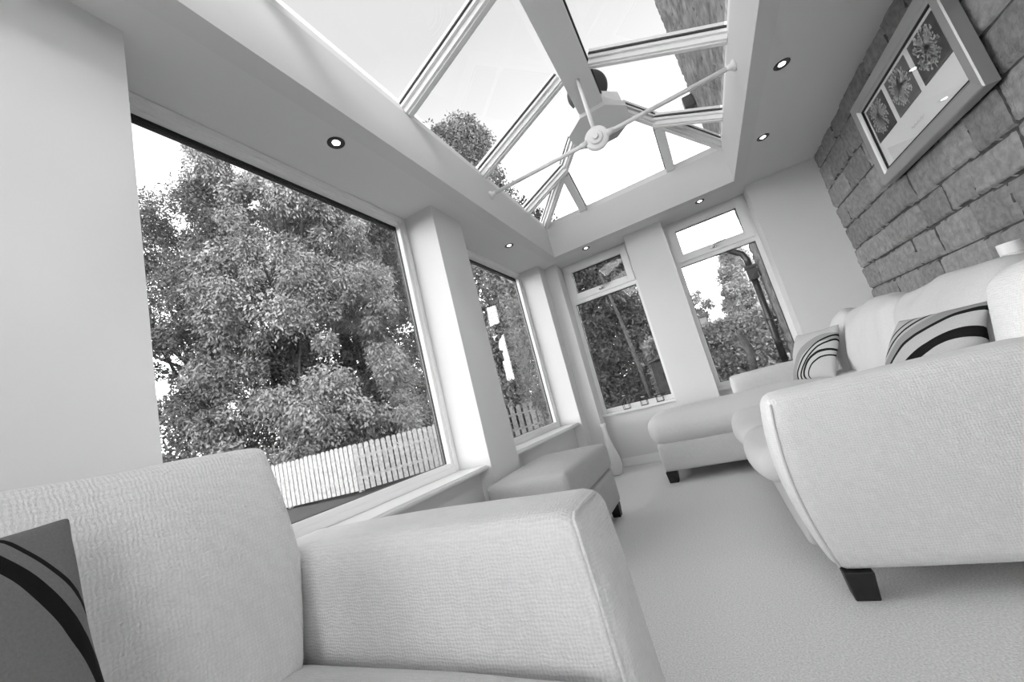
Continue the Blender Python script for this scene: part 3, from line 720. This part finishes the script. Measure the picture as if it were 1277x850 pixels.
# ================================================================= GARDEN
bm = B(-60, 60, -60, 90, -.5, -.03)
struct('ground', bm, W['grass'], 'rough grass of the garden')
struct('ground_path', B(-16, -1.9, -3, 6.3, -.029, .0), W['path'], 'pale path outside the left windows')

def picket_fence(pts, pitch, wd, top, label, flat=False):
    t = thing('picket_fence', label, 'fence', (pts[0][0], pts[0][1], 0))
    segs = []; d = 0
    for a, b_ in zip(pts[:-1], pts[1:]):
        a, b_ = Vector(a), Vector(b_); L = (b_ - a).length; segs.append((d, d + L, a, b_)); d += L
    n = min(96, int(d / pitch)); rr = random.Random(4)
    def at(s):
        for s0, s1, a, b_ in segs:
            if s <= s1 + 1e-6: return a + (b_ - a) * ((s - s0) / (s1 - s0)), (b_ - a).normalized()
        return segs[-1][3], (segs[-1][3] - segs[-1][2]).normalized()
    for i in range(n):
        p, dr = at((i + .5) * pitch); hgt = top + rr.uniform(-.015, .015); nr = Vector((-dr.y, dr.x))
        bm = bmesh.new(); prof = [(-wd / 2, .04), (wd / 2, .04), (wd / 2, hgt - wd / 2)]
        prof += [(wd / 2 * math.cos(a_), hgt - wd / 2 + wd / 2 * math.sin(a_)) for a_ in [math.pi * k / 8 for k in range(1, 8)]] + [(-wd / 2, hgt - wd / 2)]
        f = [bm.verts.new((p.x + dr.x * u - nr.x * .011, p.y + dr.y * u - nr.y * .011, v)) for u, v in prof]
        g = [bm.verts.new((p.x + dr.x * u + nr.x * .011, p.y + dr.y * u + nr.y * .011, v)) for u, v in prof]
        bm.faces.new(f); bm.faces.new(g[::-1]); m_ = len(f)
        for k in range(m_): bm.faces.new((f[k], g[k], g[(k + 1) % m_], f[(k + 1) % m_]))
        obj('picket', bm, W['picket'], t)
    for z in (.28, top - .35):
        bm = bmesh.new()
        for s0, s1, a, b_ in segs:
            nr = Vector((-(b_ - a).y, (b_ - a).x)).normalized(); q = nr * .04
            beam(bm, (a.x + q.x, a.y + q.y, z), (b_.x + q.x, b_.y + q.y, z), .05, .07)
        obj('rail', bm, W['picket'], t)
    for s0, s1, a, b_ in segs:
        nr = Vector((-(b_ - a).y, (b_ - a).x)).normalized(); q = a + nr * .1
        obj('post', B(q.x - .045, q.x + .045, q.y - .045, q.y + .045, 0, top - .05), W['picket'], t)
picket_fence([(-13.2, 5.9), (-9.8, 6.35), (-7.7, 6.75), (-6.5, 8.3), (-6.3, 10.3)], .128, .098, 1.10, 'white picket fence of close set pales outside the large near window')
picket_fence([(-6.6, 11.6), (-5.3, 13.2), (-4.0, 14.6)], .25, .165, 1.12, 'wide spaced white picket fence outside the second left window')

def leaves(name, m, clumps, per, ls_, parent=None, squash=(1, 1, .7), droop=0, seed=1, asp=.45):
    """clumps: (x,y,z,r); each fills with small leaf blades"""
    g = np.random.default_rng(seed); cl = np.array(clumps); N = len(cl) * per
    c = np.repeat(cl[:, :3], per, 0); r = np.repeat(cl[:, 3], per)
    d = g.normal(size=(N, 3)); d /= np.linalg.norm(d, axis=1)[:, None]
    rad = r * g.uniform(.25, 1, N) ** .5
    p = c + d * rad[:, None] * np.array(squash)
    p[:, 2] -= droop * g.uniform(0, 1, N) ** 2 * r
    a = g.normal(size=(N, 3)); a[:, 2] -= droop * 1.2; a += d * .8; a /= np.linalg.norm(a, axis=1)[:, None]
    b_ = np.cross(a, g.normal(size=(N, 3))); b_ /= np.linalg.norm(b_, axis=1)[:, None]
    L = ls_ * g.uniform(.6, 1.35, N)[:, None]
    V = np.stack([p, p + a * L * .5 + b_ * L * asp * .5, p + a * L, p + a * L * .5 - b_ * L * asp * .5], 1).reshape(-1, 3)
    me = bpy.data.meshes.new(name); me.vertices.add(4 * N); me.vertices.foreach_set('co', V.ravel())
    me.loops.add(4 * N); me.loops.foreach_set('vertex_index', np.arange(4 * N)); me.polygons.add(N)
    me.polygons.foreach_set('loop_start', np.arange(0, 4 * N, 4)); me.polygons.foreach_set('loop_total', np.full(N, 4))
    me.update(); me.validate()
    return link(name, me, m, parent)
def tree(name, label, cat, base, hgt, rad, m, nclump, per, ls_, seed, low=.12, trunk_r=.18, droop=.4, fill=.45, cr=(.35, .8), shape=None, group='trees in the garden'):
    t = thing(name, label, cat, (base[0], base[1], 0), group); rr = random.Random(seed); cl = []
    bx, by = base
    z0, z1 = hgt * low, hgt
    while len(cl) < nclump:
        a = rr.uniform(0, 2 * math.pi); k = rr.uniform(0, 1); z = z0 + (z1 - z0) * k
        prof = shape(k) if shape else math.sin(math.pi * min(1, .12 + .88 * k) ** .8) ** .6
        q = rr.uniform(fill, 1) ** .6; R_ = rad * prof * q * (1 + .25 * noise.noise(Vector((a * 1.3, k * 4, seed))))
        cl.append((bx + R_ * math.cos(a), by + R_ * math.sin(a), z, rr.uniform(*cr)))
    bm = bmesh.new(); tp = [(bx + .12 * math.sin(i * 1.7 + seed) * i * .3, by + .1 * math.cos(i * 1.3) * i * .3, hgt * .85 * i / 6) for i in range(7)]
    tube(bm, tp, [trunk_r * (1 - i / 7.5) for i in range(7)], 9); tr = obj('trunk', bm, W['bark'], t, True)
    for i in range(16):
        cx, cy, cz, _ = cl[rr.randrange(len(cl))]; s = tp[rr.randrange(1, 5)]
        mid = ((s[0] + cx) / 2 + rr.uniform(-.2, .2), (s[1] + cy) / 2, (s[2] + cz) / 2 + .2)
        tube(bm := bmesh.new(), [s, mid, (cx, cy, cz)], [trunk_r * .4, trunk_r * .22, trunk_r * .08], 6); obj('branch', bm, W['bark'], t, True)
    f = leaves('foliage', m, cl, per, ls_, t, (1, 1, .65), droop, seed, .42); f['kind'] = 'stuff'
    return t
tree('broadleaf_tree', 'huge pale leaved tree filling the large near window behind the picket fence', 'tree', (-12.6, 9.6), 13.6, 3.9, W['leafpale'], 380, 700, .125, 3, .05, .22, 1.1, .62, (.28, .72), shape=lambda k: 1 - .45 * k)
tree('broadleaf_tree', 'dark leaved tree left of the pale tree, outside the large near window', 'tree', (-15.2, 7.6), 11.2, 3.3, W['leaf'], 330, 480, .115, 5, .03, .2, .3, .5, (.4, .85), shape=lambda k: 1 - .5 * k * k)
tree('broadleaf_tree', 'dark tree standing behind the pale tree, outside the large near window', 'tree', (-15.4, 15.0), 15.5, 5.0, W['leafdark'], 520, 260, .2, 6, .02, .25, .3, .4, (.5, 1.0), shape=lambda k: 1 - .4 * k)
tree('broadleaf_tree', 'tall mid grey tree outside the second left window, its top showing through the roof', 'tree', (-7.0, 14.8), 14.2, 2.7, W['leafpale'], 420, 260, .15, 8, .06, .25, .5, .5, (.35, .75), shape=lambda k: 1 - .62 * k)
tree('broadleaf_tree', 'leafy tree at the right edge of the second left window', 'tree', (-7.4, 20.5), 11.5, 3.6, W['leafdark'], 300, 260, .2, 9, .03, .2, .4, .4, (.5, .9), shape=lambda k: 1 - .5 * k)
tree('broadleaf_tree', 'dark dense tree filling the far window with the candle holders', 'tree', (-2.9, 13.4), 6.5, 2.35, W['leafdark'], 420, 300, .13, 12, .02, .16, .3, .4, (.35, .7), shape=lambda k: 1 - .45 * k)
tree('broadleaf_tree', 'slender pale tree outside the far window beside the sofa, left of the broad conifer', 'tree', (.55, 21), 4.4, .75, W['leafpale'], 60, 160, .10, 13, .1, .06, .3, .4, (.15, .3))
tree('conifer', 'broad feathery conifer rising behind the hedge', 'tree', (1.78, 15.4), 4.4, 1.12, W['conifer'], 280, 300, .09, 14, .05, .14, .2, .3, (.18, .36), shape=lambda k: max(.08, (1 - k) ** .55))

hd = thing('hedge', 'clipped leafy hedge across the far garden', 'hedge', (.8, 11.2, 0))
cl = []; rr = random.Random(2)
for i in range(620):
    cl.append((rr.uniform(-1.3, 2.9), rr.choice((10.75, 10.75, 10.85, 11.5)) + rr.uniform(-.05, .1), rr.uniform(.1, 1.68), rr.uniform(.12, .24)))
for i in range(160): cl.append((rr.uniform(-1.3, 2.9), rr.uniform(10.8, 11.5), 1.66 + rr.uniform(-.06, .06), rr.uniform(.12, .2)))
f = leaves('foliage', W['hedge'], cl, 60, .085, hd, (1, 1, 1), .2, 4, .6); f['kind'] = 'stuff'
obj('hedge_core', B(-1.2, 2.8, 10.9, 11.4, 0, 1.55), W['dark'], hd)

# white house far behind the hedge
hs = thing('garage', 'low white rendered garage beyond the hedge outside the far window', 'garage', (-.6, 16, 0))
obj('wall', B(-2.2, .42, 16, 19, 0, 2.5), W['render'], hs)
obj('roof', B(-2.3, .50, 15.9, 19.1, 2.5, 2.58, .02), W['tile'], hs)
# rainwater pipe at the corner of the stone house
dp = thing('drainpipe', 'black cast iron rainwater pipe with hopper on the corner of the stone house', 'drainpipe', (1.24, 8.95, 0))
obj('pipe', tube(bmesh.new(), [(1.25, 8.95, 0.2), (1.25, 8.95, 1.2), (1.25, 8.95, 2.22)], .06, 14), W['black'], dp, True)
bm = bmesh.new(); box(bm, 1.16, 1.34, 8.87, 9.03, 2.2, 2.46, .012); box(bm, 1.14, 1.36, 8.85, 9.05, 2.42, 2.48, .008)
for z in (.5, 1.35): box(bm, 1.175, 1.36, 8.89, 9.01, z, z + .05, .006)
obj('hopper', bm, W['black'], dp)
obj('swan_neck', tube(bmesh.new(), [(1.25, 8.95, 2.4), (1.25, 8.95, 2.62), (1.20, 8.95, 2.76), (1.08, 8.95, 2.86), (1.00, 8.95, 2.92), (.98, 8.95, 3.02)], .06, 12), W['black'], dp, True)
obj('gutter_box', B(.92, 1.35, 8.85, 9.1, 2.98, 3.08, .012), W['black'], dp)
gb = obj('wall_box', B(1.16, 1.36, 8.8, 9.0, h + 5.2, h + 5.45, .01), W['black']); tag(gb, 'small dark box fixed high on the corner of the stone gable', 'wall box')
# post, rock, shed
bm = bmesh.new(); tube(bm, [(.70, 8.6, 0), (.69, 8.6, .5), (.73, 8.6, .85), (.70, 8.6, 1.1), (.66, 8.6, 1.24), (.68, 8.6, 1.3)], [.06, .06, .07, .075, .06, .03], 12)
pt = obj('garden_post', bm, W['post'], None, True, loc=(.7, 8.6, 0)); tag(pt, 'weathered wooden post standing in front of the hedge', 'post')
bm = bmesh.new(); bmesh.ops.create_icosphere(bm, subdivisions=4, radius=1)
for v_ in bm.verts:
    k = 1 + .25 * noise.noise(v_.co * 1.8) + .08 * noise.noise(v_.co * 5); v_.co = Vector((.93 + v_.co.x * .27 * k, 7.2 + v_.co.y * .25 * k, .30 + v_.co.z * .30 * k))
rk = obj('boulder', bm, W['rock'], None, True, loc=(.93, 7.2, 0)); tag(rk, 'pale boulder by the foot of the drainpipe', 'rock')
sh = thing('shed', 'low dark timber shed with a pitched roof outside the candle holder window', 'shed', (-.85, 9.2, 0))
obj('wall', B(-1.08, -.25, 8.9, 10.0, 0, 1.16, .01), W['shed'], sh)
bm = bmesh.new(); v = [bm.verts.new(p) for p in ((-1.14, 8.8, 1.15), (-.2, 8.8, 1.36), (-.2, 10.1, 1.36), (-1.14, 10.1, 1.15), (-1.14, 8.8, 1.19), (-.2, 8.8, 1.40), (-.2, 10.1, 1.40), (-1.14, 10.1, 1.19))]
for f_ in ((0, 3, 2, 1), (4, 5, 6, 7), (0, 1, 5, 4), (1, 2, 6, 5), (2, 3, 7, 6), (3, 0, 4, 7)): bm.faces.new([v[i] for i in f_])
obj('roof', bm, W['post'], sh)
pl = obj('reflection_pole', tube(bmesh.new(), [(-1.36, 9.6, 0), (-1.42, 9.6, 1.2), (-1.52, 9.6, 2.4), (-1.66, 9.6, 3.6)], [.05, .045, .035, .02], 10), W['post'], None, True, loc=(-1.36, 9.6, 0))  # pole modelled in place of a pale reflection in the pane
tag(pl, 'slender pole standing in for a pale streak reflected in the far window', 'reflection stand-in')
